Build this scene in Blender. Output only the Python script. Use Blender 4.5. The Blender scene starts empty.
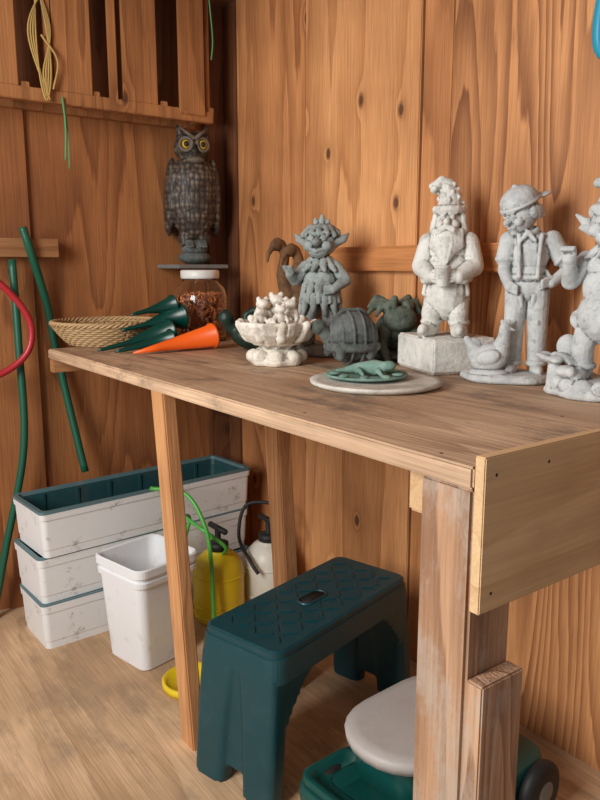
import bpy, bmesh, math, random
from mathutils import Vector, Matrix, Euler
random.seed(4)
R=math.radians
T=1.097   # bench top height
XW=-3.0; YW=1.77
# ---------------------------------------------------------------- materials
def newmat(name):
    m=bpy.data.materials.new(name); m.use_nodes=True
    nt=m.node_tree; b=nt.nodes['Principled BSDF']
    return m,nt,b
def N(nt,t,**k):
    n=nt.nodes.new(t)
    for a,v in k.items(): setattr(n,a,v)
    return n
def ramp(nt,stops):
    r=N(nt,'ShaderNodeValToRGB'); e=r.color_ramp.elements
    while len(e)<len(stops): e.new(.5)
    for i,(p,c) in enumerate(stops):
        e[i].position=p; e[i].color=(*c,1) if len(c)==3 else c
    return r
def math_(nt,op,a,b=None,c=None):
    n=N(nt,'ShaderNodeMath',operation=op)
    for i,v in enumerate((a,b,c)):
        if v is None: continue
        if isinstance(v,(int,float)): n.inputs[i].default_value=v
        else: nt.links.new(v,n.inputs[i])
    return n.outputs[0]
def mix(nt,fac,a,b,mode='MIX'):
    n=N(nt,'ShaderNodeMix',data_type='RGBA',blend_type=mode)
    for s,v in ((n.inputs[0],fac),(n.inputs[6],a),(n.inputs[7],b)):
        if isinstance(v,(int,float)): s.default_value=v
        elif isinstance(v,tuple): s.default_value=(*v,1)
        else: nt.links.new(v,s)
    return n.outputs[2]
def wood(name,light,dark,u='X',v='Z',rings=26,su=3.2,sv=.3,knots=3.0,kdark=(.09,.03,.012),rough=.65,dirt=0.0,dirtcol=(.08,.05,.03),seed=0,fiber=.42,bump=.3,kthr=.035,pw=1.5,ksel=.45,dsc=5,fade=.55,dlo=.47,dhi=.64):
    m,nt,b=newmat(name)
    L=nt.links
    tc=N(nt,'ShaderNodeTexCoord'); sp=N(nt,'ShaderNodeSeparateXYZ'); L.new(tc.outputs['Object'],sp.inputs[0])
    w=[a for a in 'XYZ' if a not in (u,v)][0]
    U=math_(nt,'ADD',sp.outputs[u],seed*3.17); V=math_(nt,'ADD',sp.outputs[v],seed*1.31); W=sp.outputs[w]
    def vec(a,b2,c2):
        q=N(nt,'ShaderNodeCombineXYZ'); L.new(math_(nt,'MULTIPLY',U,a),q.inputs[0]); L.new(math_(nt,'MULTIPLY',V,b2),q.inputs[1]); L.new(math_(nt,'MULTIPLY',W,c2),q.inputs[2]); return q.outputs[0]
    cv=vec(su,sv,su)
    n1=N(nt,'ShaderNodeTexNoise'); n1.inputs['Scale'].default_value=1; n1.inputs['Detail'].default_value=2.2; n1.inputs['Roughness'].default_value=.4; L.new(cv,n1.inputs['Vector'])
    nr=N(nt,'ShaderNodeTexNoise'); nr.inputs['Scale'].default_value=1; nr.inputs['Detail'].default_value=2; L.new(vec(60,6,60),nr.inputs['Vector'])
    val=math_(nt,'ADD',math_(nt,'MULTIPLY',n1.outputs[0],rings),math_(nt,'MULTIPLY',nr.outputs[0],.35))
    kd=None
    if knots>0:
        ck=N(nt,'ShaderNodeCombineXYZ'); L.new(math_(nt,'MULTIPLY',math_(nt,'ADD',U,W),knots),ck.inputs[0]); L.new(math_(nt,'MULTIPLY',V,knots*.6),ck.inputs[1])
        vo=N(nt,'ShaderNodeTexVoronoi',voronoi_dimensions='2D'); vo.inputs['Scale'].default_value=1; L.new(ck.outputs[0],vo.inputs['Vector'])
        kd=vo.outputs['Distance']
        sel=math_(nt,'GREATER_THAN',N2(nt,vo.outputs['Color']),ksel)
        bulge=math_(nt,'MULTIPLY',math_(nt,'POWER',2.718,math_(nt,'MULTIPLY',kd,-14.0)),sel)
        val=math_(nt,'ADD',val,math_(nt,'MULTIPLY',bulge,2.6))
    fr=math_(nt,'FRACT',val)
    s=math_(nt,'MULTIPLY',math_(nt,'POWER',fr,pw),math_(nt,'SUBTRACT',1.0,smooth(nt,fr,.90,1.0)))
    n2=N(nt,'ShaderNodeTexNoise'); n2.inputs['Scale'].default_value=1; n2.inputs['Detail'].default_value=3; L.new(vec(170,5,170),n2.inputs['Vector'])
    n3=N(nt,'ShaderNodeTexNoise'); n3.inputs['Scale'].default_value=1.7; n3.inputs['Detail'].default_value=4; L.new(tc.outputs['Object'],n3.inputs['Vector'])
    n5=N(nt,'ShaderNodeTexNoise'); n5.inputs['Scale'].default_value=2.3; n5.inputs['Detail'].default_value=3; L.new(cv,n5.inputs['Vector'])
    s=math_(nt,'MULTIPLY',s,math_(nt,'MULTIPLY_ADD',smooth(nt,n5.outputs[0],.35,.6),1-fade,fade))
    col=mix(nt,s,light,dark)
    fb=math_(nt,'MULTIPLY_ADD',n2.outputs[0],fiber*2,1-fiber)
    cc=N(nt,'ShaderNodeCombineColor')
    for i in range(3): L.new(fb,cc.inputs[i])
    col=mix(nt,1.0,col,cc.outputs[0],'MULTIPLY')
    big=ramp(nt,[(.3,(.66,.58,.52)),(.7,(1.12,1.09,1.05))]); L.new(n3.outputs[0],big.inputs[0])
    col=mix(nt,1.0,col,big.outputs[0],'MULTIPLY')
    if kd is not None:
        km=math_(nt,'MULTIPLY',math_(nt,'SUBTRACT',1.0,smooth(nt,kd,kthr*.6,kthr*1.8)),sel)
        col=mix(nt,math_(nt,'MULTIPLY',km,.9),col,kdark)
    if dirt>0:
        n4=N(nt,'ShaderNodeTexNoise'); n4.inputs['Scale'].default_value=1; n4.inputs['Detail'].default_value=10; n4.inputs['Roughness'].default_value=.72; L.new(vec(dsc*1.6,dsc*.7,dsc*1.6),n4.inputs['Vector'])
        dm=math_(nt,'MULTIPLY',smooth(nt,n4.outputs[0],dlo,dhi),dirt)
        col=mix(nt,dm,col,dirtcol)
    L.new(col,b.inputs['Base Color']); b.inputs['Roughness'].default_value=rough
    bp=N(nt,'ShaderNodeBump'); bp.inputs['Strength'].default_value=bump; bp.inputs['Distance'].default_value=.004
    L.new(math_(nt,'ADD',n2.outputs[0],math_(nt,'MULTIPLY',s,-.5)),bp.inputs['Height']); L.new(bp.outputs[0],b.inputs['Normal'])
    return m
def N2(nt,c):
    s=N(nt,'ShaderNodeSeparateColor'); nt.links.new(c,s.inputs[0]); return s.outputs[0]
def smooth(nt,v,a,b):
    n=N(nt,'ShaderNodeMapRange',interpolation_type='SMOOTHSTEP'); nt.links.new(v,n.inputs[0])
    n.inputs[1].default_value=a; n.inputs[2].default_value=b; return n.outputs[0]
def stone(name,light,mid,dark,scale=18,lichen=None,crev=.8,bump=.5,stain=.3):
    m,nt,b=newmat(name); L=nt.links
    tc=N(nt,'ShaderNodeTexCoord')
    n=N(nt,'ShaderNodeTexNoise'); n.inputs['Scale'].default_value=scale; n.inputs['Detail'].default_value=8; n.inputs['Roughness'].default_value=.7; L.new(tc.outputs['Object'],n.inputs['Vector'])
    r=ramp(nt,[(.34,mid),(.58,light)]); L.new(n.outputs[0],r.inputs[0]); col=r.outputs[0]
    if lichen:
        n4=N(nt,'ShaderNodeTexNoise'); n4.inputs['Scale'].default_value=scale*.7; n4.inputs['Detail'].default_value=8; n4.inputs['Roughness'].default_value=.7; L.new(tc.outputs['Object'],n4.inputs['Vector'])
        col=mix(nt,math_(nt,'MULTIPLY',smooth(nt,n4.outputs[0],.5,.64),.6),col,lichen)
    n6=N(nt,'ShaderNodeTexNoise'); n6.inputs['Scale'].default_value=30; n6.inputs['Detail'].default_value=10; n6.inputs['Roughness'].default_value=.8; L.new(tc.outputs['Object'],n6.inputs['Vector'])
    col=mix(nt,math_(nt,'MULTIPLY',smooth(nt,n6.outputs[0],.52,.66),stain*1.6),col,dark)
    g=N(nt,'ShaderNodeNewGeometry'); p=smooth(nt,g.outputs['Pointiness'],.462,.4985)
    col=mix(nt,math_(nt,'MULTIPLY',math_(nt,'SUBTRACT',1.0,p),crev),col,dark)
    L.new(col,b.inputs['Base Color']); b.inputs['Roughness'].default_value=.9
    n2=N(nt,'ShaderNodeTexNoise'); n2.inputs['Scale'].default_value=150; n2.inputs['Detail'].default_value=6; n2.inputs['Roughness'].default_value=.65; L.new(tc.outputs['Object'],n2.inputs['Vector'])
    bp=N(nt,'ShaderNodeBump'); bp.inputs['Strength'].default_value=bump; bp.inputs['Distance'].default_value=.004
    L.new(n2.outputs[0],bp.inputs['Height']); L.new(bp.outputs[0],b.inputs['Normal'])
    return m
def plastic(name,col,rough=.4,dirt=0.0,dirtcol=(.15,.12,.09),dscale=9,trans=0.0,bumpscale=0,metal=0,lo=.47,hi=.7):
    m,nt,b=newmat(name); L=nt.links
    tc=N(nt,'ShaderNodeTexCoord')
    n=N(nt,'ShaderNodeTexNoise'); n.inputs['Scale'].default_value=dscale; n.inputs['Detail'].default_value=10; n.inputs['Roughness'].default_value=.75; L.new(tc.outputs['Object'],n.inputs['Vector'])
    c=mix(nt,math_(nt,'MULTIPLY',smooth(nt,n.outputs[0],lo,hi),dirt),tuple(col),dirtcol)
    L.new(c,b.inputs['Base Color']); b.inputs['Roughness'].default_value=rough
    b.inputs['Metallic'].default_value=metal
    if trans: b.inputs['Transmission Weight'].default_value=trans
    if bumpscale:
        v=N(nt,'ShaderNodeTexNoise'); v.inputs['Scale'].default_value=bumpscale; L.new(tc.outputs['Object'],v.inputs['Vector'])
        bp=N(nt,'ShaderNodeBump'); bp.inputs['Strength'].default_value=.3; bp.inputs['Distance'].default_value=.002
        L.new(v.outputs[0],bp.inputs['Height']); L.new(bp.outputs[0],b.inputs['Normal'])
    return m
M={}
M['wallB']=wood('plywood_back',(.66,.30,.115),(.29,.105,.032),'X','Z',rings=20,su=2.8,sv=.2,knots=3.4,seed=1)
M['wallB2']=wood('plywood_back_pale',(.74,.37,.155),(.44,.185,.06),'X','Z',rings=12,su=3,sv=.2,knots=5.0,seed=7,kthr=.055)
M['wallB3']=wood('plywood_back_grain',(.68,.325,.13),(.24,.085,.027),'X','Z',rings=26,su=2.8,sv=.34,knots=1.8,seed=3,pw=1.2,fade=.7)
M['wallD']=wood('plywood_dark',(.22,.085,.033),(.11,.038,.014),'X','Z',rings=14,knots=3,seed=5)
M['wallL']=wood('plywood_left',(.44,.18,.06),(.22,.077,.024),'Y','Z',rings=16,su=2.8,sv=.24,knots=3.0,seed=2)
M['floor']=wood('plywood_floor',(.68,.48,.30),(.50,.33,.19),'Y','X',rings=12,su=2.8,sv=.25,knots=1.6,seed=4,dirt=.6,dirtcol=(.30,.21,.13),rough=.75,ksel=.8,dsc=3)
M['ceil']=wood('plywood_ceiling',(.35,.18,.08),(.2,.09,.035),'Y','X',rings=14,knots=1.5,seed=9)
M['top']=wood('bench_top_wood',(.64,.46,.31),(.40,.26,.16),'Y','X',rings=14,su=3.5,sv=.25,knots=.9,seed=6,dirt=.85,dirtcol=(.15,.105,.075),rough=.62,kdark=(.10,.05,.03),dsc=4,bump=.6,dlo=.49,dhi=.66)
M['end']=wood('pine_panel',(.74,.52,.29),(.60,.38,.19),'Z','Y',rings=9,su=4,sv=.3,knots=0,seed=2,dirt=.35,dirtcol=(.46,.31,.17),fiber=.22)
M['post']=wood('weathered_post',(.54,.33,.20),(.24,.12,.063),'X','Z',rings=13,su=6,sv=.4,knots=1.2,seed=8,dirt=.5,dirtcol=(.48,.42,.35),rough=.85,bump=.9,dsc=7,fade=.7)
M['leg']=wood('lumber_leg',(.58,.30,.13),(.38,.165,.062),'X','Z',rings=8,su=6,sv=.3,knots=0,seed=3)
M['lumber']=wood('lumber_rack',(.44,.195,.07),(.24,.095,.032),'Y','Z',rings=10,su=5,sv=.3,knots=3,seed=11)
M['batten']=wood('lumber_batten',(.62,.26,.09),(.40,.155,.045),'Z','X',rings=6,su=6,sv=.3,knots=0,seed=12)
M['ledge']=wood('lumber_ledge',(.48,.24,.10),(.3,.13,.045),'Z','Y',rings=6,su=6,sv=.3,knots=0,seed=12)
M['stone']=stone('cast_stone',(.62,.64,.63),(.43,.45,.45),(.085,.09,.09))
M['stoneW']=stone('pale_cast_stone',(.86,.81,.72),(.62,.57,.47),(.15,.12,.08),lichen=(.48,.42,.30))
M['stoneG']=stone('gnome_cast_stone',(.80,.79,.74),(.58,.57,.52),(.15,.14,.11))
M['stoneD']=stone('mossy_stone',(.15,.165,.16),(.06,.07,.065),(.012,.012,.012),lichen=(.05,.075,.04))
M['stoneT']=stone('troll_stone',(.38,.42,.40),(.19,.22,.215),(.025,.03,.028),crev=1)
M['moss']=stone('moss_green',(.15,.18,.14),(.05,.07,.05),(.01,.015,.01))
M['bronze']=stone('aged_bronze',(.22,.11,.045),(.08,.045,.025),(.012,.01,.01))
M['plate']=stone('plate_stone',(.68,.65,.58),(.48,.46,.40),(.24,.21,.17),lichen=(.36,.34,.28))
M['teal']=stone('teal_glaze',(.22,.34,.28),(.11,.21,.17),(.04,.07,.055))
M['shelf']=plastic('grey_shelf_board',(.20,.20,.19),.6,.4,(.10,.10,.09))
M['whitepl']=plastic('dirty_white_plastic',(.80,.80,.79),.5,.7,(.36,.32,.26),16,lo=.55,hi=.66)
M['bucket']=plastic('white_bucket_plastic',(.82,.83,.84),.4,.3,(.5,.46,.40),16,lo=.55,hi=.65)
M['plgreen']=plastic('planter_green',(.013,.065,.075),.5,.5,(.07,.07,.055))
M['rim']=plastic('planter_rim',(.10,.19,.21),.5,.6,(.26,.26,.24))
M['stool']=plastic('stool_green',(.004,.05,.062),.38,.3,(.03,.09,.10),14,bumpscale=300)
M['cart']=plastic('cart_green',(.003,.065,.055),.35,.3,(.04,.07,.055),12)
M['seat']=plastic('seat_grey',(.47,.43,.40),.5,.3,(.32,.28,.24),8,bumpscale=250)
M['black']=plastic('black_rubber',(.012,.012,.012),.6,.2,(.05,.05,.05))
M['yellow']=plastic('yellow_plastic',(.84,.62,.02),.35,.3,(.5,.33,.04))
M['cream']=plastic('cream_plastic',(.74,.70,.6),.4,.4,(.4,.35,.28))
M['lime']=plastic('lime_hose',(.08,.40,.06),.35)
M['green']=plastic('green_hose',(.008,.10,.055),.4,.3,(.03,.07,.05))
M['red']=plastic('red_hose',(.42,.02,.03),.35)
M['dgreen']=plastic('dark_green_funnel',(.0,.045,.033),.3)
M['dgreen2']=plastic('dark_green_nozzle',(.010,.032,.022),.5)
M['orange']=plastic('orange_funnel',(.9,.13,.012),.35)
M['blue']=plastic('blue_plastic',(.02,.33,.5),.35)
M['rope']=plastic('yellow_rope',(.50,.33,.10),.8,.4)
M['string']=plastic('green_string',(.10,.30,.12),.7)
M['lid']=plastic('jar_lid',(.8,.79,.74),.4,.2)
M['pret']=plastic('jar_pieces',(.58,.17,.045),.6,.6,(.8,.55,.32),40)
M['wicker']=plastic('wicker',(.50,.33,.16),.6,.5,(.22,.12,.05),30)
m,nt,b=newmat('clear_plastic'); b.inputs['Base Color'].default_value=(.95,.97,.96,1); b.inputs['Transmission Weight'].default_value=1; b.inputs['Roughness'].default_value=.05; b.inputs['IOR'].default_value=1.4; M['glass']=m
m,nt,b=newmat('eye_yellow'); b.inputs['Base Color'].default_value=(.7,.42,.02,1); b.inputs['Roughness'].default_value=.15; M['eye']=m
m,nt,b=newmat('owl_feathers'); tc=N(nt,'ShaderNodeTexCoord'); mp=N(nt,'ShaderNodeMapping'); mp.inputs['Scale'].default_value=(50,50,26); nt.links.new(tc.outputs['Object'],mp.inputs[0])
vo=N(nt,'ShaderNodeTexVoronoi'); vo.inputs['Scale'].default_value=1; vo.inputs['Randomness'].default_value=.55; nt.links.new(mp.outputs[0],vo.inputs['Vector'])
wv=N(nt,'ShaderNodeTexWave',bands_direction='Z'); wv.inputs['Scale'].default_value=14; wv.inputs['Distortion'].default_value=6; wv.inputs['Detail'].default_value=2; nt.links.new(tc.outputs['Object'],wv.inputs['Vector'])
r=ramp(nt,[(.1,(.22,.165,.115)),(.6,(.05,.038,.03))]); nt.links.new(vo.outputs['Distance'],r.inputs[0])
col=mix(nt,math_(nt,'MULTIPLY',wv.outputs['Fac'],.6),r.outputs[0],(.02,.017,.015)); nt.links.new(col,b.inputs['Base Color']); b.inputs['Roughness'].default_value=.5
bp=N(nt,'ShaderNodeBump'); bp.inputs['Strength'].default_value=1; bp.inputs['Distance'].default_value=.007; bp.invert=True; nt.links.new(vo.outputs['Distance'],bp.inputs['Height']); nt.links.new(bp.outputs[0],b.inputs['Normal']); M['owl']=m
M['owlface']=plastic('owl_face',(.15,.12,.085),.6,.7,(.05,.04,.03),40)
# ---------------------------------------------------------------- geometry helpers
def xf(bm,verts,c=(0,0,0),rot=(0,0,0),s=(1,1,1)):
    mt=Matrix.Translation(c)@Euler(rot).to_matrix().to_4x4()@Matrix.Diagonal((*s,1))
    bmesh.ops.transform(bm,matrix=mt,verts=verts)
def ell(bm,c,r,rot=(0,0,0),seg=18):
    if isinstance(r,(int,float)): r=(r,r,r)
    v=bmesh.ops.create_uvsphere(bm,u_segments=seg,v_segments=max(8,seg*2//3),radius=1)['verts']; xf(bm,v,c,rot,r)
def cap(bm,p0,p1,r0,r1,seg=14,ends=True):
    p0,p1=Vector(p0),Vector(p1); d=p1-p0; l=d.length
    v=bmesh.ops.create_cone(bm,cap_ends=True,segments=seg,radius1=r0,radius2=max(r1,1e-4),depth=l)['verts']
    q=d.to_track_quat('Z','Y').to_matrix().to_4x4()
    bmesh.ops.transform(bm,matrix=Matrix.Translation((p0+p1)/2)@q,verts=v)
    if ends: ell(bm,p0,r0,seg=seg); ell(bm,p1,r1,seg=seg)
def chain(bm,pts,rs):
    for i in range(len(pts)-1): cap(bm,pts[i],pts[i+1],rs[i],rs[i+1])
def box(bm,c,s,rot=(0,0,0),bev=0.0):
    v=bmesh.ops.create_cube(bm,size=1)['verts']; xf(bm,v,(0,0,0),(0,0,0),s)
    if bev>0:
        es=list({e for x in v for e in x.link_edges})
        res=bmesh.ops.bevel(bm,geom=es,offset=bev,segments=2,affect='EDGES')
        v=list({x for fc in res['faces'] for x in fc.verts}|{x for x in v if x.is_valid})
    xf(bm,v,c,rot)
def torus(bm,c,R0,r,rot=(0,0,0),s=(1,1,1),a=32,bb=10):
    vs=[]
    for i in range(a):
        t=2*math.pi*i/a
        vs.append([bm.verts.new(((R0+r*math.cos(2*math.pi*j/bb))*math.cos(t),(R0+r*math.cos(2*math.pi*j/bb))*math.sin(t),r*math.sin(2*math.pi*j/bb))) for j in range(bb)])
    for i in range(a):
        for j in range(bb): bm.faces.new((vs[i][j],vs[(i+1)%a][j],vs[(i+1)%a][(j+1)%bb],vs[i][(j+1)%bb]))
    xf(bm,[v for r_ in vs for v in r_],c,rot,s)
def lathe(bm,prof,seg=40,c=(0,0,0),rot=(0,0,0),s=(1,1,1),fn=None):
    rings=[]
    for r,z in prof:
        ring=[]
        for i in range(seg):
            t=2*math.pi*i/seg; k=fn(t,r,z) if fn else 1
            ring.append(bm.verts.new((r*k*math.cos(t),r*k*math.sin(t),z)))
        rings.append(ring)
    for a,b2 in zip(rings,rings[1:]):
        for i in range(seg): bm.faces.new((a[i],a[(i+1)%seg],b2[(i+1)%seg],b2[i]))
    for rg in (rings[0][::-1],rings[-1]):
        bm.faces.new(rg)
    xf(bm,[v for r_ in rings for v in r_],c,rot,s)
def rr(hx,hy,rad,n=6):
    rad=min(rad,hx*.999,hy*.999); pts=[]
    for cx,cy,a0 in ((hx-rad,hy-rad,0),(-hx+rad,hy-rad,90),(-hx+rad,-hy+rad,180),(hx-rad,-hy+rad,270)):
        for i in range(n+1):
            a=R(a0+90*i/n); pts.append((cx+rad*math.cos(a),cy+rad*math.sin(a)))
    return pts
def loft(bm,secs,c=(0,0,0),rot=(0,0,0),caps=(True,True)):
    rings=[]
    for s in secs:
        cx,cy=(s[4],s[5]) if len(s)>4 else (0,0)
        rings.append([bm.verts.new((x+cx,y+cy,s[0])) for x,y in rr(s[1],s[2],s[3])])
    n=len(rings[0])
    for a,b2 in zip(rings,rings[1:]):
        for i in range(n): bm.faces.new((a[i],a[(i+1)%n],b2[(i+1)%n],b2[i]))
    if caps[0]: bm.faces.new(rings[0][::-1])
    if caps[1]: bm.faces.new(rings[-1])
    xf(bm,[v for r_ in rings for v in r_],c,rot)
def crom(pts,sub=8):
    P=[Vector(p) for p in pts]; P=[P[0]*2-P[1]]+P+[P[-1]*2-P[-2]]; out=[]
    for i in range(1,len(P)-2):
        for k in range(sub):
            t=k/sub; a,b2,c2,d=P[i-1],P[i],P[i+1],P[i+2]
            out.append(.5*((2*b2)+(c2-a)*t+(2*a-5*b2+4*c2-d)*t*t+(3*b2-a-3*c2+d)*t**3))
    out.append(P[-2]); return out
def tube(bm,pts,r,sub=8,seg=8,r2=None):
    P=crom(pts,sub) if len(pts)>2 else [Vector(p) for p in pts]
    rings=[]; prev=None
    for i,p in enumerate(P):
        d=(P[min(i+1,len(P)-1)]-P[max(i-1,0)]).normalized()
        if prev is None: n=d.orthogonal().normalized()
        else: n=(prev-d*prev.dot(d)).normalized()
        prev=n; bn=d.cross(n)
        rad=r if r2 is None else r+(r2-r)*i/(len(P)-1)
        rings.append([bm.verts.new(p+(n*math.cos(2*math.pi*j/seg)+bn*math.sin(2*math.pi*j/seg))*rad) for j in range(seg)])
    for a,b2 in zip(rings,rings[1:]):
        for j in range(seg): bm.faces.new((a[j],a[(j+1)%seg],b2[(j+1)%seg],b2[j]))
    bm.faces.new(rings[0][::-1]); bm.faces.new(rings[-1])
class Ob:
    def __init__(s,name): s.name=name; s.bm=bmesh.new(); s.mats=[]
    def mi(s,m):
        m=M[m]
        if m not in s.mats: s.mats.append(m)
        return s.mats.index(m)
    def part(s,fn,mat,smooth=True,voxel=0,sm=2,disp=0,dsize=.02):
        b=bmesh.new(); fn(b)
        bmesh.ops.recalc_face_normals(b,faces=b.faces)
        me=bpy.data.meshes.new('tmp'); b.to_mesh(me); b.free()
        if voxel:
            o=bpy.data.objects.new('tmp',me); bpy.context.collection.objects.link(o)
            md=o.modifiers.new('r','REMESH'); md.mode='VOXEL'; md.voxel_size=voxel
            if sm: ms=o.modifiers.new('s','SMOOTH'); ms.iterations=sm; ms.factor=.5
            if disp:
                tx=bpy.data.textures.new('n','CLOUDS'); tx.noise_scale=dsize
                dm=o.modifiers.new('d','DISPLACE'); dm.texture=tx; dm.strength=disp; dm.mid_level=.5
            dg=bpy.context.evaluated_depsgraph_get()
            me2=bpy.data.meshes.new_from_object(o.evaluated_get(dg)); bpy.data.objects.remove(o); me=me2
        i=s.mi(mat); me.materials.clear()
        for p in me.polygons: p.material_index=i; p.use_smooth=smooth
        s.bm.from_mesh(me); bpy.data.meshes.remove(me)
        return s
    def done(s,loc=(0,0,0),rz=0,rot=None,k=1.0,base=False):
        if k!=1.0:
            kk=k if isinstance(k,tuple) else (k,k,k)
            bmesh.ops.transform(s.bm,matrix=Matrix.Diagonal((*kk,1)),verts=s.bm.verts)
        if base:
            mn=min(v.co.z for v in s.bm.verts); bmesh.ops.translate(s.bm,vec=(0,0,-mn),verts=s.bm.verts)
        me=bpy.data.meshes.new(s.name); s.bm.to_mesh(me); s.bm.free()
        for m in s.mats: me.materials.append(m)
        o=bpy.data.objects.new(s.name,me); bpy.context.collection.objects.link(o)
        o.location=loc; o.rotation_euler=rot if rot else (0,0,rz)
        return o
def boxobj(name,lo,hi,mat,bev=0.002):
    c=[(a+b2)/2 for a,b2 in zip(lo,hi)]; s=[b2-a for a,b2 in zip(lo,hi)]
    return Ob(name).part(lambda b:box(b,c,s,bev=bev),mat,False).done()
def face(x,y,off=0): return math.atan2(-x,y)+R(off)
# ---------------------------------------------------------------- room
w=Ob('wall_back')
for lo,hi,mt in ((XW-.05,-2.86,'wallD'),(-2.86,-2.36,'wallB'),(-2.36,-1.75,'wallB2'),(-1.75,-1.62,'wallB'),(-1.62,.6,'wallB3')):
    w.part(lambda b,lo=lo,hi=hi:box(b,((lo+hi)/2,YW+.02+(.0 if mt!='wallB' else .006),1.25),(hi-lo-.006,.04,2.56),bev=.003),mt,False)
w.part(lambda b:box(b,(-1.2,YW+.055,1.25),(3.7,.02,2.56)),'wallD',False)
w.done()
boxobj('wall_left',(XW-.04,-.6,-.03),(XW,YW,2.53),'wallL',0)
boxobj('floor',(XW,-.6,-.04),(.6,YW,0),'floor',0)
boxobj('unseen_ceiling',(XW,-.6,2.5),(.6,YW,2.54),'ceil',0)  # out of view, added to keep light off the upper walls
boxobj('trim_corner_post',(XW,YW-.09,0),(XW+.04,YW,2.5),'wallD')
boxobj('trim_stud_left',(XW,.72,0),(XW+.02,.90,2.5),'wallL')
boxobj('trim_batten_back',(-2.2,YW-.04,1.38),(-1.26,YW,1.463),'batten',.004)
# ---------------------------------------------------------------- bench
wb=Ob('wooden_workbench')
wb.part(lambda b:box(b,(-1.71,1.31,T-.018),(2.0,.915,.036),bev=.004),'top',False)
wb.part(lambda b:box(b,(-.77,.915,.53),(.112,.11,1.06),bev=.006),'post',False)
wb.part(lambda b:box(b,(-.697,.915,.37),(.034,.105,.74),bev=.003),'post',False)
wb.part(lambda b:box(b,(-.855,.93,1.02),(.05,.09,.085),bev=.006),'end',False)
def leg1(b):
    box(b,(0,0,.53),(.075,.04,1.08),bev=.004)
    bmesh.ops.transform(b,matrix=Matrix.Translation((-1.77,.915,0))@Matrix.Shear('XY',4,(-.045,-.035)),verts=b.verts)
wb.part(leg1,'leg',False)
def leg2(b):
    box(b,(0,0,.53),(.08,.05,1.08),bev=.004)
    bmesh.ops.transform(b,matrix=Matrix.Translation((-1.845,1.33,0))@Matrix.Shear('XY',4,(-.09,0.0)),verts=b.verts)
wb.part(leg2,'leg',False)
wb.part(lambda b:box(b,(-2.70,1.31,1.035),(.04,.9,.05),bev=.003),'ledge',False)
def nails(b):
    for x,y in ((-.73,.9),(-.73,1.0),(-.73,1.15),(-.73,1.35),(-.8,.88),(-.86,1.3),(-1.2,.9),(-.72,1.6),(-.9,1.65)):
        ell(b,(x,y,T-.0008),(.005,.005,.0015),seg=8)
wb.part(nails,'black')
wb.done()
eb=Ob('bench_end_board').part(lambda b:box(b,(-.689,1.305,.995),(.020,.924,.25),bev=.002),'end',False)
eb.part(lambda b:[ell(b,(-.679,y,z),(.001,.003,.003),seg=8) for y,z in ((.87,1.09),(.87,.90),(1.0,1.09))],'black').done()
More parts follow.
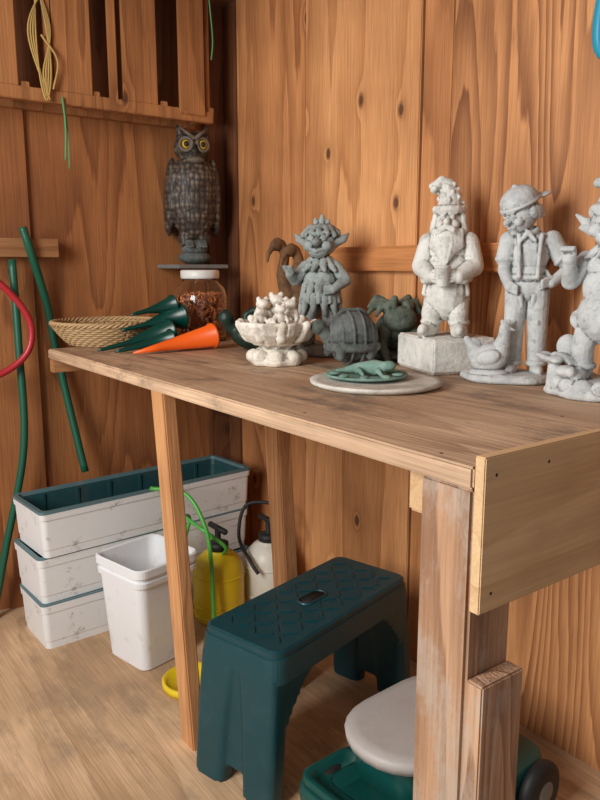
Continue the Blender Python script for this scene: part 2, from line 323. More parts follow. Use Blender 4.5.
# ---------------------------------------------------------------- stone statues
def gnome(b):
    box(b,(0,0,.05),(.235*1.02,.20,.10),rot=(0,0,R(-54)),bev=.006)
    g=bmesh.new()
    ell(g,(0,.005,.285),(.074,.06,.085)); ell(g,(0,0,.345),(.070,.05,.05))
    cap(g,(0,0,.27),(0,.0,.215),.060,.074)
    torus(g,(0,0,.262),.065,.009,s=(1.08,.95,1))
    for s in (-1,1):
        chain(g,[(s*.034,.0,.215),(s*.043,-.03,.165),(s*.044,-.018,.12)],[.037,.032,.027])
        ell(g,(s*.05,-.05,.116),(.027,.052,.022),rot=(0,0,s*.25)); ell(g,(s*.057,-.09,.122),(.016,.02,.016))
        torus(g,(s*.044,-.02,.14),.027,.008)
        chain(g,[(s*.064,0,.362),(s*.085,-.01,.298),(s*.045,-.068,.27)],[.032,.029,.021])
        torus(g,(s*.056,-.056,.273),.02,.008,rot=(R(60),0,s*R(50)))
        ell(g,(s*.03,-.078,.27),(.017,.014,.017))
        for k in range(4): cap(g,(s*.03,-.085,.258+k*.009),(s*.008,-.1,.255+k*.009),.0062,.0052,8)
        ell(g,(s*.044,-.002,.42),(.012,.012,.018)); ell(g,(s*.021,-.036,.413),(.016,.014,.013))
        ell(g,(s*.016,-.041,.434),(.0075,.006,.006)); cap(g,(s*.007,-.045,.444),(s*.027,-.038,.446),.0055,.005,8)
        chain(g,[(s*.004,-.05,.406),(s*.02,-.048,.398),(s*.035,-.036,.39)],[.009,.01,.005])
        for k in range(4): chain(g,[(s*(.012+.01*k),-.04+.004*k,.395),(s*(.018+.009*k),-.060+.006*k,.355),(s*(.008+.007*k),-.066+.005*k,.31+.008*k)],[.009,.0095,.004])
        chain(g,[(s*.04,-.01,.44),(s*.047,-.012,.40),(s*.04,-.02,.37)],[.012,.014,.01])
        for k in range(3): chain(g,[(s*(.03+.016*k),-.05+.012*k,.255),(s*(.034+.017*k),-.055+.014*k,.222)],[.008,.009])
    ell(g,(0,-.005,.42),(.042,.04,.042)); ell(g,(0,-.052,.42),(.0115,.012,.0105))
    ell(g,(0,-.035,.37),(.036,.026,.042)); cap(g,(0,-.05,.36),(0,-.062,.30),.022,.008)
    cap(g,(0,-.088,.245),(0,-.1,.295),.02,.024,16,False); torus(g,(0,-.1,.296),.021,.005)
    torus(g,(0,0,.455),.042,.011,s=(1.05,1.05,1))
    chain(g,[(0,0,.455),(0,.002,.49),(-.008,.0,.518),(-.026,-.004,.532),(-.045,-.01,.522)],[.042,.035,.025,.018,.014])
    for k in range(9):
        a=k*2.4; ell(g,(-.046+.012*math.cos(a),-.01+.012*math.sin(a),.516+.01*math.sin(k*1.7)),.009)
    for k in range(14):
        a=k*.449; ell(g,(.047*math.cos(a),.047*math.sin(a),.457),.0095)
    for k in range(20):
        a=k*2.399; z=.475+k*.0028; rr_=.041-(z-.475)*.42; ell(g,(rr_*math.cos(a),rr_*math.sin(a),z),.0065)
    bmesh.ops.transform(g,matrix=Matrix.Diagonal((.9,1,1,1)),verts=g.verts)
    me=bpy.data.meshes.new('h'); g.to_mesh(me); g.free(); b.from_mesh(me)
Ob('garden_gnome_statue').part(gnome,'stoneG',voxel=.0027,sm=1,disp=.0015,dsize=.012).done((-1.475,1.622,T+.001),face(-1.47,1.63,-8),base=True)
def boy(b):
    lathe(b,[(.11,0),(.118,.006),(.115,.016),(.1,.022)],c=(-.04,-.02,0),s=(1,.72,1),fn=lambda t,r,z:1+.05*math.sin(5*t))
    g=bmesh.new()
    ell(g,(.0,.0,.325),(.054,.034,.06)); ell(g,(0,0,.35),(.062,.031,.028)); ell(g,(0,.002,.27),(.048,.034,.045)); ell(g,(0,.004,.235),(.054,.038,.04))
    torus(g,(0,.002,.262),.044,.006,s=(1.1,.82,1))
    for s in (-1,1):
        chain(g,[(s*.028,0,.23),(s*.031,-.006,.135),(s*.033,0,.055)],[.033,.0275,.0255])
        torus(g,(s*.033,0,.045),.0225,.007)
        ell(g,(s*.035,-.02,.03),(.018,.037,.015),rot=(0,0,s*.2))
        chain(g,[(s*.024,-.038,.262),(s*.026,-.040,.32),(s*.03,-.026,.366)],[.0055,.0055,.0055])
        ell(g,(s*.024,-.040,.265),.008)
        chain(g,[(s*.018,-.03,.215),(s*.012,-.028,.19)],[.007,.004]); chain(g,[(s*.03,-.034,.15),(s*.045,-.02,.138)],[.005,.004])
    chain(g,[(.058,0,.352),(.082,.004,.315)],[.026,.025]); torus(g,(.084,.005,.312),.022,.006,rot=(0,R(130),0))
    chain(g,[(.082,.004,.315),(.104,.008,.282),(.06,-.022,.248)],[.018,.0175,.013])
    for k in range(4): cap(g,(.058,-.024,.245+k*.006),(.036,-.040,.236+k*.006),.0055,.0045,8)
    cap(g,(.058,-.02,.258),(.047,-.012,.278),.006,.005,8)
    chain(g,[(-.056,0,.352),(-.064,.0,.31)],[.026,.025]); torus(g,(-.064,0,.308),.022,.006)
    chain(g,[(-.062,0,.31),(-.066,-.004,.28),(-.048,-.03,.238)],[.018,.017,.013])
    for k in range(4): cap(g,(-.048,-.034,.232+k*.006),(-.028,-.042,.222+k*.006),.0055,.0045,8)
    cap(g,(-.005,0,.365),(-.02,-.006,.40),.021,.019)
    torus(g,(-.006,-.002,.374),.025,.007,rot=(.25,-.3,0)); cap(g,(-.008,-.030,.37),(-.024,-.036,.352),.008,.004,8); cap(g,(-.004,-.030,.37),(.014,-.036,.352),.008,.004,8)
    bmesh.ops.transform(g,matrix=Matrix.Diagonal((.92,1,1,1)),verts=g.verts)
    hd=bmesh.new()
    ell(hd,(0,0,0),(.036,.040,.040)); ell(hd,(0,-.012,-.02),(.028,.028,.021)); ell(hd,(0,-.044,-.006),(.0065,.011,.007)); ell(hd,(0,-.036,-.034),(.01,.008,.006))
    for s in (-1,1):
        ell(hd,(s*.037,.002,-.006),(.006,.010,.013)); ell(hd,(s*.014,-.035,.003),(.0065,.005,.0045)); cap(hd,(s*.007,-.041,.012),(s*.022,-.035,.012),.0035,.003,8)
        ell(hd,(s*.019,-.03,-.013),(.011,.01,.01))
    cap(hd,(-.009,-.041,-.0215),(.009,-.041,-.0215),.0035,.0035,8); cap(hd,(-.007,-.040,-.0275),(.007,-.040,-.0275),.003,.003,8)
    for k in range(13):
        a=math.pi*(k/12); ell(hd,(.035*math.cos(a),.004+.035*math.sin(a),-.006-.01*math.sin(a)),(.008,.009,.016))
    for k in range(5): ell(hd,(-.020+.010*k,-.035+.003*abs(k-2),.016),(.007,.006,.006))
    ell(hd,(0,.002,.024),(.041,.044,.033)); torus(hd,(0,.002,.017),.037,.004,s=(1.08,1.16,1)); ell(hd,(0,.003,.058),(.006,.006,.004))
    for a in (0,60,120): torus(hd,(0,.002,.022),.0385,.0022,rot=(R(90),0,R(a)),s=(1,.86,1))
    ell(hd,(0,.054,.013),(.030,.030,.006),rot=(-.12,0,0))
    bmesh.ops.transform(hd,matrix=Matrix.Translation((-.024,-.012,.424))@Euler((0,0,R(-52))).to_matrix().to_4x4()@Euler((R(26),0,0)).to_matrix().to_4x4()@Matrix.Scale(1.12,4),verts=hd.verts)
    for src in (hd,g):
        me=bpy.data.meshes.new('h'); src.to_mesh(me); src.free(); b.from_mesh(me)
    ell(b,(-.085,-.055,.06),(.048,.034,.037),rot=(0,-.2,0)); cap(b,(-.115,-.055,.07),(-.142,-.055,.108),.024,.008); ell(b,(-.125,-.05,.095),(.02,.014,.016))
    chain(b,[(-.06,-.055,.075),(-.05,-.057,.115),(-.048,-.06,.138)],[.026,.016,.0145]); cap(b,(-.04,-.062,.138),(-.024,-.066,.133),.006,.002,8)
    for k in range(3): ell(b,(-.056+.008*k,-.06,.153),(.005,.003,.007))
    ell(b,(-.085,-.085,.065),(.03,.01,.018),rot=(0,-.3,0)); ell(b,(-.04,-.065,.12),(.004,.004,.008)); ell(b,(-.085,-.055,.024),(.05,.036,.012))
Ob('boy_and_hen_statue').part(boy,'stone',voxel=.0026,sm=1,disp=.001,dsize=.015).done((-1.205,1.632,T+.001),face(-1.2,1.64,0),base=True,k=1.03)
def elf(b):
    lathe(b,[(.12,0),(.125,.008),(.115,.03),(.09,.04)],c=(0,0,0),s=(1,.75,1),fn=lambda t,r,z:1+.06*math.sin(6*t))
    for k in range(16):
        a=k*.41; ell(b,(.10*math.cos(a),.078*math.sin(a),.028),(.022,.018,.018))
    ell(b,(0,0,.25),(.058,.045,.06)); ell(b,(0,0,.30),(.056,.038,.04)); cap(b,(0,0,.22),(0,0,.185),.052,.066)
    for k in range(9):
        a=k*.7; ell(b,(.062*math.cos(a),.055*math.sin(a),.178),(.018,.014,.022))
    for s in (-1,1):
        chain(b,[(s*.032,0,.18),(s*.042,-.025,.115),(s*.04,-.005,.06)],[.03,.026,.02]); ell(b,(s*.045,-.03,.048),(.022,.045,.017)); ell(b,(s*.05,-.072,.06),(.011,.013,.013)); torus(b,(s*.04,-.005,.07),.02,.007)
        cap(b,(s*.045,0,.385),(s*.085,.01,.415),.016,.004); cap(b,(s*.04,0,.38),(s*.07,.0,.385),.017,.006)
        ell(b,(s*.018,-.042,.40),(.011,.008,.009)); cap(b,(s*.006,-.048,.41),(s*.03,-.038,.418),.006,.005,8); ell(b,(s*.026,-.038,.378),(.018,.016,.015))
    chain(b,[(-.052,0,.31),(-.082,-.015,.265),(-.075,-.05,.30),],[.025,.021,.015]); ell(b,(-.075,-.055,.315),.017)
    for k in range(4): chain(b,[(-.087+k*.008,-.06,.325),(-.089+k*.009,-.068,.34),(-.087+k*.008,-.074,.335)],[.0058,.005,.0045])
    chain(b,[(.052,0,.31),(.09,-.01,.255),(.04,-.055,.225)],[.025,.021,.015]); ell(b,(.035,-.058,.225),.016)
    for k in range(4): cap(b,(.03,-.062,.215+k*.008),(.012,-.066,.21+k*.008),.0055,.0045,8)
    cap(b,(0,0,.33),(0,-.005,.355),.02,.02)
    ell(b,(0,-.005,.39),(.048,.046,.045)); ell(b,(0,-.03,.362),(.03,.025,.02)); ell(b,(0,-.056,.392),(.012,.018,.011)); 
    chain(b,[(-.022,-.046,.37),(0,-.054,.362),(.022,-.046,.37)],[.004,.005,.004])
    torus(b,(0,.003,.425),.042,.012); chain(b,[(0,.003,.43),(-.005,.01,.465),(-.02,.02,.49),(-.045,.02,.485)],[.04,.028,.018,.011])
    for k in range(10):
        a=math.pi*k/9; ell(b,(.045*math.cos(a),-.03*math.sin(a),.42),(.011,.009,.014))
    for k in range(10):
        a=k*.63; cap(b,(.03*math.cos(a),.028*math.sin(a),.335),(.06*math.cos(a),.05*math.sin(a),.318),.012,.004,8)
    for k in range(5):
        a=k*1.25; ell(b,(-.10+.025*math.cos(a),-.03+.018*math.sin(a),.085),(.026,.018,.009),rot=(0,.5*math.cos(a),a))
    cap(b,(-.10,-.03,.02),(-.10,-.03,.085),.02,.016); cap(b,(-.065,-.06,.02),(-.065,-.06,.05),.01,.009); ell(b,(-.065,-.06,.06),(.026,.024,.014)); ell(b,(-.085,.01,.11),(.028,.02,.03))
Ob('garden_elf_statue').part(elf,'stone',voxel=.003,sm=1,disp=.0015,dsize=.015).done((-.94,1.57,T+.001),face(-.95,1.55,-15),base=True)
def troll(b):
    lathe(b,[(.085,0),(.09,.01),(.08,.03),(.06,.035)],s=(1,.85,1),fn=lambda t,r,z:1+.06*math.sin(5*t))
    for s in (-1,1):
        chain(b,[(s*.03,0,.17),(s*.04,-.02,.105),(s*.038,0,.05)],[.03,.026,.021]); ell(b,(s*.042,-.028,.042),(.02,.042,.016)); ell(b,(s*.046,-.066,.05),(.01,.012,.012))
        cap(b,(s*.045,0,.365),(s*.078,.006,.375),.02,.012); cap(b,(s*.076,.006,.375),(s*.092,.01,.392),.013,.004)
        ell(b,(s*.02,-.045,.378),(.012,.008,.010)); cap(b,(s*.006,-.052,.39),(s*.034,-.042,.397),.006,.005,8); ell(b,(s*.03,-.038,.352),(.02,.018,.017))
    chain(b,[(-.05,0,.285),(-.084,-.02,.245),(-.092,-.055,.262)],[.024,.02,.014]); chain(b,[(.05,0,.285),(.088,-.005,.245),(.055,-.05,.215)],[.024,.02,.014])
    for k in range(4):
        cap(b,(-.100+k*.007,-.06,.27),(-.108+k*.009,-.074,.288),.0058,.0045,8); cap(b,(.05,-.055,.206+k*.007),(.03,-.064,.202+k*.007),.0055,.0045,8)
    ell(b,(0,0,.235),(.06,.05,.06)); ell(b,(0,0,.28),(.054,.04,.035))
    for row,(z,r0,r1,dz) in enumerate(((.19,.055,.072,.055),(.225,.05,.070,.05),(.305,.03,.07,.03))):
        for k in range(11):
            a=k*.571+row*.28; cap(b,(r0*math.cos(a),r0*.85*math.sin(a),z),(r1*math.cos(a),r1*.85*math.sin(a),z-dz),.017,.007,10)
    cap(b,(0,0,.30),(0,-.005,.33),.022,.022)
    ell(b,(0,-.004,.365),(.056,.05,.048)); ell(b,(0,-.032,.335),(.034,.026,.02)); ell(b,(0,-.06,.364),(.015,.02,.013)); chain(b,[(-.028,-.048,.345),(0,-.06,.336),(.028,-.048,.345)],[.004,.006,.004])
    ell(b,(0,.004,.39),(.058,.052,.035))
    for k in range(13):
        a=k*.483; cap(b,(.035*math.cos(a),.03*math.sin(a),.405),(.06*math.cos(a),.05*math.sin(a),.392+.006*math.sin(3*a)),.016,.009,10)
    for k,(x,y,z) in enumerate(((-.015,0,.435),(.004,0,.445),(.02,0,.43))): cap(b,(x*.7,y,.40),(x*1.2,y,z),.018,.008)
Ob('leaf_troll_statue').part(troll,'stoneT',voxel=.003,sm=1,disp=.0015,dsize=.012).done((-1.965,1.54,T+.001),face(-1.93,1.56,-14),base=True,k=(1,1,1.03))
def bowl(b):
    lathe(b,[(.075,0),(.08,.01),(.07,.025),(.05,.045),(.055,.06)],fn=lambda t,r,z:1+.06*math.sin(7*t))
    for k in range(8):
        a=k*.785; ell(b,(.068*math.cos(a),.06*math.sin(a),.022),(.024,.022,.02))
    lathe(b,[(.03,.05),(.07,.055),(.105,.085),(.118,.115),(.112,.12),(.09,.1),(.03,.09)],fn=lambda t,r,z:1+.07*math.sin(9*t)*(r>.05))
    for k in range(9):
        a=k*.698; chain(b,[(.045*math.cos(a),.045*math.sin(a),.06),(.09*math.cos(a),.09*math.sin(a),.08),(.115*math.cos(a),.115*math.sin(a),.112)],[.012,.016,.012])
    for i,(x,y,s,rz) in enumerate(((-.045,.0,1,.4),(.0,.02,1.15,0),(.045,.0,1,-.4),(.01,-.045,.8,.2),(-.05,-.045,.7,.5))):
        def P(px,py,pz,s=s,x=x,y=y,rz=rz): return (x+s*(px*math.cos(rz)-py*math.sin(rz)),y+s*(px*math.sin(rz)+py*math.cos(rz)),.105+s*pz)
        ell(b,P(0,0,.028),(.022*s,.024*s,.028*s),rot=(.3,0,rz)); ell(b,P(0,-.014,.06),(.021*s,.018*s,.014*s))
        for e in (-1,1):
            ell(b,P(e*.012,-.012,.073),.0075*s); chain(b,[P(e*.018,-.01,.035),P(e*.026,-.024,.02),P(e*.018,-.034,.006)],[.008*s,.006*s,.005*s]); chain(b,[P(e*.02,.01,.012),P(e*.036,-.008,.022),P(e*.03,-.02,.004)],[.012*s,.01*s,.006*s])
Ob('frog_shell_bowl').part(bowl,'stoneW',voxel=.0027,sm=1,disp=.0015,dsize=.012).done((-1.865,1.29,T+.001),face(-1.86,1.31),base=True,k=(1.04,1.04,1.12))
def turtle(b):
    ell(b,(0,0,.055),(.080,.095,.070)); torus(b,(0,0,.030),.080,.012,s=(1,1.14,1))
    for y,h,wd in ((-.055,.056,.064),(-.02,.071,.080),(.02,.071,.080),(.055,.056,.064)): torus(b,(0,y,.052),wd,.005,rot=(R(90),0,0),s=(1,h/wd,1))
    tube(b,[(0,-.095,.04),(0,-.05,.118),(0,0,.128),(0,.05,.118),(0,.095,.04)],.006)
    cap(b,(0,-.08,.045),(0,-.112,.075),.022,.019); ell(b,(0,-.125,.084),(.022,.028,.021))
    for s in (-1,1):
        for y in (-.055,.055): cap(b,(s*.05,y,.03),(s*.066,y-.012,.012),.022,.016)
        ell(b,(s*.014,-.138,.094),.006)
Ob('turtle_figurine').part(turtle,'stoneD',voxel=.003,sm=1,disp=.001).done((-1.70,1.455,T+.001),face(-1.7,1.6,-68),base=True,k=(.95,.85,1.12))
def frog(b):
    ell(b,(0,.02,.07),(.062,.075,.058),rot=(-.4,0,0)); ell(b,(0,-.04,.11),(.05,.045,.034))
    for s in (-1,1):
        ell(b,(s*.028,-.03,.142),.016); chain(b,[(s*.05,.04,.05),(s*.085,-.01,.06),(s*.07,-.05,.012)],[.032,.024,.014]); chain(b,[(s*.04,-.03,.08),(s*.055,-.06,.04),(s*.045,-.08,.01)],[.018,.014,.011])
    for k in range(10): 
        a=k*.63; chain(b,[(0,.02,.13),(.06*math.cos(a),.02+.06*math.sin(a),.15+.01*math.sin(k*2)),(.085*math.cos(a),.02+.085*math.sin(a),.125+.012*math.sin(k*2))],[.018,.012,.005])
    ell(b,(0,0,.012),(.09,.085,.014))
Ob('mossy_frog_figurine').part(frog,'moss',voxel=.0035,sm=1,disp=.003).done((-1.715,1.655,T+.001),face(-1.7,1.6,15),base=True,k=(1.1,1,1.2))
def goose(b):
    for x,h in ((0,0),(.07,-.02)):
        ell(b,(x,.03,.15+h),(.042,.07,.05),rot=(.5,0,0)); chain(b,[(x,-.01,.18+h),(x-.01,-.035,.25+h),(x-.005,-.02,.32+h),(x-.015,-.03,.35+h),(x-.02,-.05,.355+h)],[.034,.022,.019,.02,.022]); ell(b,(x-.02,-.055,.35+h),(.023,.03,.02)); chain(b,[(x-.02,-.075,.345+h),(x-.022,-.10,.32+h),(x-.022,-.105,.295+h)],[.011,.009,.005])
        cap(b,(x,.09,.15+h),(x,.125,.13+h),.024,.007); 
        for s in (-1,1): cap(b,(x+s*.015,.02,.11+h),(x+s*.015,.01,.015),.008,.007); ell(b,(x+s*.04,.035,.16+h),(.012,.055,.035),rot=(.4,0,0))
    ell(b,(.035,.02,.012),(.10,.07,.014))
Ob('bronze_goose_statue').part(goose,'bronze',voxel=.004,sm=1).done((-2.255,1.62,T+.001),face(-2.22,1.6,-40),base=True,k=(.95,.95,1.06))
def pl(b): lathe(b,[(.05,0),(.15,0),(.168,.008),(.17,.016),(.15,.014),(.02,.012)],seg=64)
def pl2(b): lathe(b,[(.04,.0165),(.09,.0165),(.108,.022),(.106,.027),(.088,.02),(.02,.019)],seg=56)
def lizard(b):
    chain(b,[(-.07,.0,.03),(-.03,.012,.036),(.02,.0,.042),(.05,-.012,.046)],[.005,.014,.02,.014]); ell(b,(.062,-.016,.05),(.019,.015,.013))
    for x in (-.02,.03):
        for s in (-1,1): chain(b,[(x,s*.008,.032),(x+.008,s*.028,.036),(x+.02,s*.036,.026)],[.009,.007,.005])
    for k in range(9):
        a=k*.7; ell(b,(.082*math.cos(a),.082*math.sin(a),.026),(.016,.012,.005),rot=(0,0,a))
Ob('stone_garden_plate').part(pl,'plate').done((-1.375,1.26,T+.0005))
Ob('teal_frog_plate').part(pl2,'teal').part(lizard,'teal',voxel=.0025,sm=1).done((-1.415,1.262,T+.001),.6)
# ---------------------------------------------------------------- owl, shelf, jar
boxobj('corner_shelf',(XW+.002,1.44,1.386),(-2.79,YW-.092,1.402),'shelf')
ow=Ob('owl_decoy')
def owlb(b):
    ell(b,(0,0,.29),(.108,.095,.19)); ell(b,(0,-.01,.36),(.105,.09,.11)); ell(b,(0,-.005,.50),(.082,.075,.068)); cap(b,(0,.02,.2),(0,.06,.06),.06,.035)
    for s in (-1,1):
        ell(b,(s*.098,.02,.29),(.03,.07,.17),rot=(.15,s*-.05,0)); cap(b,(s*.045,-.02,.535),(s*.066,-.02,.585),.028,.006)
        ell(b,(s*.04,-.01,.11),(.035,.035,.04))
ow.part(owlb,'owl',voxel=.005,sm=2)
def disc(b):
    for s in (-1,1): torus(b,(s*.036,-.068,.505),.027,.008,rot=(R(80),0,s*R(18)),a=24); cap(b,(s*.006,-.082,.53),(s*.06,-.055,.575),.009,.004)
    ell(b,(0,-.08,.44),(.04,.02,.015))
ow.part(disc,'owlface')
ow.part(lambda b:[ell(b,(s*.036,-.068,.505),(.018,.012,.018)) for s in (-1,1)],'eye')
ow.part(lambda b:([ell(b,(s*.036,-.076,.505),(.012,.007,.012)) for s in (-1,1)],cap(b,(0,-.08,.495),(0,-.1,.465),.012,.003)),'black')
def owbase(b):
    ell(b,(0,0,.03),(.075,.07,.03)); ell(b,(0,0,.07),(.06,.06,.04))
    for s in (-1,1):
        for k in (-1,0,1): cap(b,(s*.03+k*.011,-.04,.1),(s*.03+k*.014,-.075,.075),.009,.005)
ow.part(owbase,'stoneD',voxel=.005)
ow.done((-2.885,1.565,1.4025),face(-2.88,1.57,10),base=True,k=(.96,.96,.97))
j=Ob('snack_jar')
j.part(lambda b:lathe(b,[(.02,0),(.095,0),(.105,.012),(.105,.17),(.095,.205),(.07,.23),(.068,.25),(.066,.25),(.066,.228),(.091,.202),(.101,.168),(.101,.014),(.09,.005),(.02,.005)],seg=40),'glass')
def pieces(b):
    random.seed(3)
    for k in range(420):
        a=random.random()*6.28; r=.094*math.sqrt(random.random()); z=.016+random.random()*.165
        torus(b,(r*.9*math.cos(a),r*.9*math.sin(a),z),.011,.005,rot=(random.random()*3,random.random()*3,0),a=9,bb=5)
j.part(pieces,'pret')
j.part(lambda b:lathe(b,[(.02,.243),(.073,.243),(.075,.25),(.075,.272),(.07,.277),(.02,.277)]),'lid')
j.done((-2.66,1.465,T+.001),k=(1.04,1.04,1.02))
# ---------------------------------------------------------------- basket & funnels
bk=Ob('wicker_basket')
def weave(b):
    n=30
    for k in range(9):
        z=.006+k*.0085; r0=.14+.06*(k/8)**.8; pts=[]
        for i in range(n*4):
            t=2*math.pi*i/(n*4); r=r0+.004*math.cos(n/2*2*t+math.pi*k); pts.append((r*math.cos(t)*1.0,r*math.sin(t)*1.0,z))
        pts.append(pts[0]); tube(b,pts,.0046,sub=1,seg=6)
    for i in range(n):
        t=2*math.pi*(i+.5)/n; tube(b,[(.13*math.cos(t),.13*math.sin(t),0.002),(.2*math.cos(t),.2*math.sin(t),.08)],.003,seg=5)
    for k in range(3):
        pts=[((.203+.006*math.cos(20*t+k*2.1))*math.cos(t),(.203+.006*math.cos(20*t+k*2.1))*math.sin(t),.084+.006*math.sin(20*t+k*2.1)) for t in [2*math.pi*i/160 for i in range(161)]]
        tube(b,pts,.005,sub=1,seg=6)
    for k in range(10): torus(b,(0,0,.004),.014*k+.007,.0055,a=40,bb=6)
bk.part(weave,'wicker'); bk.done((-2.74,1.095,T+.001),base=True)
def funnel(name,tip,mouth,r,mat,rstem=.007):
    tip,mouth=Vector(tip),Vector(mouth); L=(mouth-tip).length
    pr=[(rstem*.5,0),(rstem,.02),(rstem*1.5,L*.4),(r*.45,L*.55),(r*.95,L*.97),(r*1.08,L*.975),(r*1.08,L),(r*.95,L),(r*.4,L*.57),(.003,L*.45)]
    return Ob(name).part(lambda b:lathe(b,pr,seg=28),mat).done(tip,rot=(mouth-tip).to_track_quat('Z','Y').to_euler())
def spike(name,tip,mouth,r,mat):
    tip,mouth=Vector(tip),Vector(mouth); L=(mouth-tip).length
    pr=[(.003,0),(r*.35,L*.3),(r,L*.97),(r*1.12,L*.975),(r*1.12,L),(r*.93,L),(r*.3,L*.32),(.002,L*.2)]
    return Ob(name).part(lambda b:lathe(b,pr,seg=28),mat).done(tip,rot=(mouth-tip).to_track_quat('Z','Y').to_euler())
funnel('green_funnel',(-2.47,.95,T+.009),(-2.49,1.24,T+.056),.050,'dgreen')
funnel('green_funnel',(-2.52,1.06,T+.07),(-2.53,1.31,T+.112),.048,'dgreen')
funnel('green_funnel',(-2.40,.985,T+.009),(-2.40,1.20,T+.042),.034,'dgreen')
funnel('green_funnel',(-2.52,1.10,T+.125),(-2.54,1.28,T+.155),.036,'dgreen')
spike('orange_funnel',(-2.33,1.02,T+.009),(-2.345,1.34,T+.050),.041,'orange')
g=Ob('green_watering_nozzle')
def noz(b):
    ell(b,(0,0,.055),(.075,.06,.05)); ell(b,(.06,.03,.06),(.05,.045,.045)); chain(b,[(-.05,0,.06),(-.08,-.01,.085),(-.09,-.015,.11)],[.026,.02,.026]); torus(b,(.01,0,.09),.042,.012,rot=(R(90),0,0)); ell(b,(.03,-.05,.04),(.04,.03,.035))
g.part(noz,'dgreen2',voxel=.005,sm=2,disp=.006).done((-2.24,1.45,T+.001),face(-2.2,1.4),base=True,k=1.12)
# ---------------------------------------------------------------- planters, bucket, sprayers
def planter(name,loc,h,hx,hy,rz,rs=.93):
    o=Ob(name)
    o.part(lambda b:loft(b,[(0,hx*.92,hy*.97,.02),(h*.15,hx*.925,hy*.973,.02),(h*.17,hx*.94,hy*.978,.02),(h*.80,hx*.965,hy*.988,.02),(h*.81,hx*.99,hy*.996,.02),(h*rs,hx,hy,.02)],caps=(True,False)),'whitepl',False)
    o.part(lambda b:loft(b,[(h*rs,hx*1.004,hy*1.002,.02),(h,hx*1.004,hy*1.002,.02),(h,hx*.90,hy*.965,.02),(h*.93,hx*.89,hy*.96,.02)],caps=(False,False)),'rim',False)
    o.part(lambda b:loft(b,[(h*.995,hx*.905,hy*.968,.02),(h*.8,hx*.87,hy*.955,.02),(.012,hx*.82,hy*.94,.02)],caps=(False,True)),'plgreen',False)
    o.part(lambda b:[box(b,(e*hx*.87,y*hy,h*.5),(.012,.012,h*.8)) for y in (-.75,-.45,-.15,.15,.45,.75) for e in (-1,1)],'plgreen',False)
    return o.done(loc,rz)
planter('planter_box',(-2.70,1.18,0),.178,.130,.46,R(2),.975)
planter('planter_box',(-2.715,1.18,.179),.178,.135,.465,R(3),.975)
planter('planter_box',(-2.715,1.19,.358),.178,.145,.465,R(4),.94)
bu=Ob('white_bucket')
bu.part(lambda b:loft(b,[(0,.098,.098,.03),(.005,.103,.103,.03),(.30,.121,.121,.03),(.302,.129,.129,.035),(.318,.130,.130,.035),(.32,.124,.124,.033),(.335,.125,.125,.033),(.336,.133,.133,.036),(.36,.133,.133,.036),(.364,.128,.128,.034),(.36,.121,.121,.03),(.01,.096,.096,.03)]),'bucket',False)
bu.done((-2.33,1.04,0),R(12),k=(1.04,1.04,1.07))
def sprayer(name,loc,mat,rz,hosemat):
    o=Ob(name)
    o.part(lambda b:lathe(b,[(.05,0),(.092,0),(.10,.012),(.103,.15),(.10,.21),(.088,.245),(.06,.275),(.035,.285),(.035,.295),(.02,.295)]),mat)
    o.part(lambda b:(lathe(b,[(.01,.29),(.042,.29),(.042,.315),(.03,.32),(.012,.325),(.012,.37),(.01,.37)]),cap(b,(-.055,0,.375),(.055,0,.375),.012,.012)),'black')
    o.part(lambda b:(torus(b,(0,0,.19),.101,.004),torus(b,(0,0,.03),.101,.004),torus(b,(0,0,.07),.102,.003)),mat)
    o.part(lambda b:tube(b,hosemat[1],.0075),hosemat[0])
    return o.done(loc,rz)
sprayer('pump_sprayer',(-2.42,1.385,0),'yellow',0,('lime',[(.03,0,.27),(.09,-.02,.33),(.04,-.09,.40),(-.08,-.1,.42),(-.12,-.06,.39),(-.06,-.12,.30),(.02,-.135,.22)]))
sprayer('pump_sprayer',(-2.38,1.60,0),'cream',0,('black',[(.03,0,.27),(.08,.06,.34),(.02,.04,.43),(-.1,-.04,.42),(-.06,-.105,.31),(.05,-.12,.24),(.09,-.11,.2)]))
Ob('spray_wand').part(lambda b:(tube(b,[(-2.54,1.16,.55),(-2.43,1.25,.54),(-2.34,1.28,.44),(-2.30,1.285,.30),(-2.28,1.28,.01)],.008)),'lime').done()
Ob('yellow_bucket_lid').part(lambda b:lathe(b,[(.02,.006),(.085,.006),(.09,.0),(.098,0),(.1,.022),(.092,.028),(.085,.014),(.02,.014)]),'yellow').done((-2.05,1.06,0))
# ---------------------------------------------------------------- step stool
st=Ob('step_stool')
HL,HW,HH=.32,.142,.43
def stoolb(b):
    hl,hw,h=HL,HW,HH
    loft(b,[(h-.085,hw+.006,hl+.008,.04),(h-.022,hw,hl,.04),(h-.02,hw-.004,hl-.004,.038),(h-.005,hw-.004,hl-.004,.038),(h,hw-.012,hl-.012,.03)])
def stoolleg(b):
    h=HH; hl,hw=HL,HW
    for s in (-1,1):
        for e in (-1,1):
            loft(b,[(0,.056,.030,.02,e*.091,s*(hl+.004)),(.018,.056,.030,.02,e*.091,s*(hl+.003)),(.20,.060,.032,.02,e*.084,s*(hl-.012)),(.36,.068,.034,.02,e*.070,s*(hl-.028))])
        loft(b,[(.050,.05,.020,.012,0,s*(hl-.004)),(.10,.09,.020,.012,0,s*(hl-.008)),(.20,.10,.022,.012,0,s*(hl-.016)),(.38,.11,.03,.012,0,s*(hl-.030))])
    for e in (-1,1):
        for s in (-1,1):
            for k in range(10):
                t=k/9; y=s*(hl-.04-.14*t); z=.22+.13*math.sin(t*math.pi/2)
                box(b,(e*(hw-.012),y,(z+.38)/2),(.022,.024,.38-z+.01))
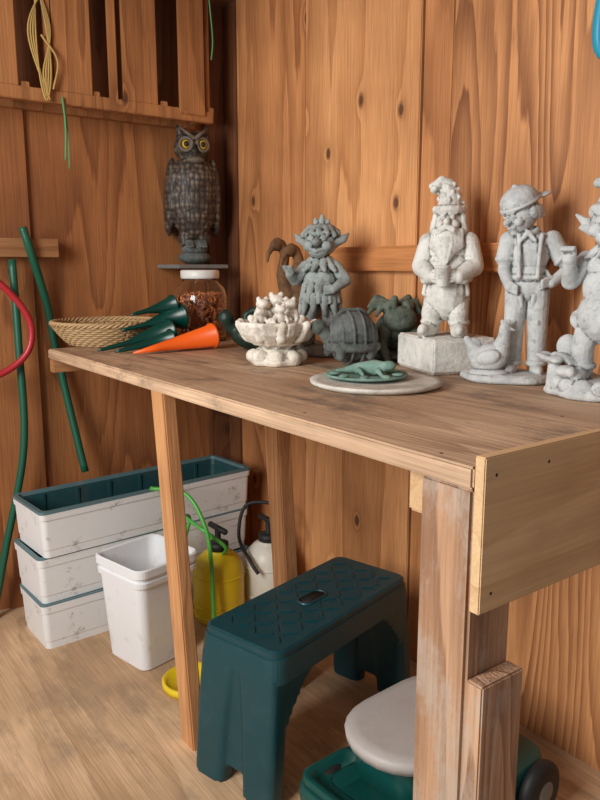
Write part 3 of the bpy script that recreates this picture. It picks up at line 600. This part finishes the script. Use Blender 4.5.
def tread(b):
    h=HH
    for i in range(12):
        for k in range(5):
            if abs(i-5.5)<1.6 and abs(k-2)<1: continue
            box(b,(-.088+.044*k,-.253+.046*i,h),(.038,.006,.006),rot=(0,0,R(45 if (i+k)%2 else -45)))
st.part(stoolb,'stool',False); st.part(stoolleg,'stool',False,voxel=.006,sm=3); st.part(tread,'stool',False)
st.part(lambda b:loft(b,[(.4302,.022,.05,.02),(.4306,.022,.05,.02)]),'black')
st.part(lambda b:(loft(b,[(.429,.027,.055,.025),(.4345,.026,.054,.024),(.4345,.021,.049,.02),(.429,.021,.049,.02)],caps=(False,False))),'stool')
st.done((-1.615,1.24,0),R(14),base=True)
# ---------------------------------------------------------------- rolling garden seat
ct=Ob('rolling_garden_seat')
ct.part(lambda b:loft(b,[(.045,.155,.28,.06),(.06,.175,.30,.07),(.13,.18,.305,.07),(.145,.172,.298,.065),(.15,.13,.25,.05)]),'cart',False,voxel=.006,sm=4)
ct.part(lambda b:loft(b,[(.12,.12,.20,.06,-.01,.03),(.225,.10,.18,.06,-.01,.03),(.235,.095,.175,.06,-.01,.03)]),'cart')
def tray(b):
    loft(b,[(.14,.16,.09,.04,0,-.20),(.165,.162,.092,.04,0,-.20),(.168,.155,.086,.038,0,-.20),(.168,.14,.07,.03,0,-.20),(.15,.135,.066,.03,0,-.20)])
    tube(b,[(-.08,-.28,.10),(-.07,-.32,.11),(0,-.335,.115),(.07,-.32,.11),(.08,-.28,.10)],.014)
ct.part(tray,'cart')
ct.part(lambda b:loft(b,[(.232,.12,.17,.095,-.015,.01),(.24,.145,.215,.14,-.015,.01),(.262,.15,.22,.145,-.015,.01),(.272,.142,.212,.138,-.015,.01),(.274,.12,.18,.11,-.015,.01)]),'seat')
def wheels(b):
    for x in (-1,1):
        for y in (-.2,.22):
            lathe(b,[(.02,-.02),(.06,-.02),(.075,-.012),(.078,0),(.075,.012),(.06,.02),(.02,.02)],c=(.195 if x>0 else -.13,y,.078),rot=(0,R(90),0),seg=32)
ct.part(wheels,'black')
ct.part(lambda b:[lathe(b,[(.005,-.021),(.03,-.021),(.035,-.016),(.035,.016),(.03,.021),(.005,.021)],c=(.195,y,.078),rot=(0,R(90),0)) for y in (-.2,.22)],'shelf')
ct.done((-1.16,1.255,0),R(3))
# ---------------------------------------------------------------- left wall hoses, ledge, rack, ropes
boxobj('wooden_ledge',(XW+.02,.60,1.43),(XW+.085,.985,1.50),'ledge')
Ob('green_garden_hose').part(lambda b:tube(b,[(-2.895,.845,1.54),(-2.897,.87,1.45),(-2.95,.935,1.25),(-2.955,.965,1.05),(-2.93,1.0,.8),(-2.885,1.03,.56)],.016),'green').done()
Ob('green_garden_hose').part(lambda b:tube(b,[(-2.90,.80,1.42),(-2.89,.80,1.1),(-2.88,.79,.7),(-2.90,.70,.3),(-2.93,.64,.016)],.015),'green').done()
Ob('red_garden_hose').part(lambda b:tube(b,[(-2.86,.60,1.42),(-2.85,.74,1.33),(-2.84,.83,1.2),(-2.84,.82,1.08),(-2.85,.72,1.0),(-2.86,.6,.99)],.013),'red').done()
rk=Ob('wooden_wall_rack')
def rack(b):
    for y,wd,xx,z0 in ((.77,.13,-2.80,2.02),(.95,.03,-2.80,2.0),(1.03,.15,-2.80,2.02),(1.19,.03,-2.80,2.0),(1.30,.14,-2.80,2.02),(1.52,.11,-2.79,2.0)):
        box(b,(xx,y,z0+.24),(.022,wd,.48),bev=.003)
    for x in (-2.81,-2.97): box(b,(x,1.08,2.0),(.04,1.08,.045),bev=.003)
    for y in (.86,1.12,1.4,1.61): box(b,(-2.89,y,2.02),(.19,.03,.04),bev=.003)
    box(b,(-2.90,1.60,2.24),(.2,.02,.5),bev=.003)
rk.part(rack,'lumber',False)
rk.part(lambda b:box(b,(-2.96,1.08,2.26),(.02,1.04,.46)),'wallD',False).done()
def loops(b):
    for k in range(4):
        o=k*.009
        tube(b,[(-2.785+o*.1,.91+o,2.36),(-2.775,.90-o,2.2),(-2.77,.905+o,2.05-.02*k),(-2.77,.925,1.98+.015*k),(-2.77,.945-o,2.08),(-2.78,.94+o*.5,2.22),(-2.785,.92,2.36)],.0035,seg=6)
    tube(b,[(-2.78,.92,2.2),(-2.77,.97,2.12),(-2.77,.95,2.02)],.004,seg=6)
Ob('yellow_rope').part(loops,'rope').done()
Ob('green_string').part(lambda b:(tube(b,[(-2.783,.985,2.0),(-2.78,.99,1.90),(-2.785,.985,1.78)],.004,seg=6),tube(b,[(-2.783,.985,2.0),(-2.785,1.0,1.88),(-2.785,.998,1.75)],.003,seg=6)),'string').done()
Ob('green_string').part(lambda b:tube(b,[(-2.775,1.60,2.45),(-2.77,1.61,2.3),(-2.775,1.605,2.22)],.003,seg=6),'string').done()
Ob('blue_plastic_hook').part(lambda b:(tube(b,[(-1.115,1.758,2.1),(-1.125,1.752,2.0),(-1.12,1.752,1.93),(-1.09,1.752,1.91),(-1.06,1.752,1.96),(-1.05,1.758,2.08)],.017)),'blue').done()
# ---------------------------------------------------------------- light
wd=bpy.data.worlds.new('world'); bpy.context.scene.world=wd; wd.use_nodes=True
bg=wd.node_tree.nodes['Background']; bg.inputs[0].default_value=(.85,.93,1,1); bg.inputs[1].default_value=.33
def area(name,loc,tgt,sx,sy,e,col):
    l=bpy.data.lights.new(name,'AREA'); l.shape='RECTANGLE'; l.size=sx; l.size_y=sy; l.energy=e; l.color=col
    o=bpy.data.objects.new(name,l); bpy.context.collection.objects.link(o); o.location=loc
    o.rotation_euler=(Vector(tgt)-Vector(loc)).to_track_quat('-Z','Y').to_euler(); return o
area('door_daylight',(-1.15,-1.3,2.0),(-1.6,1.5,.9),1.1,1.4,84,(1,.985,.96))
bpy.context.scene.view_settings.view_transform='Standard'
cd=bpy.data.cameras.new('camera'); cd.lens=33.03; cd.sensor_width=36; cd.clip_start=.02
cam=bpy.data.objects.new('camera',cd); bpy.context.collection.objects.link(cam)
cam.location=(0,0,1.4); cam.rotation_euler=(R(90-10.42),0,math.atan2(.804,.595))
bpy.context.scene.camera=cam
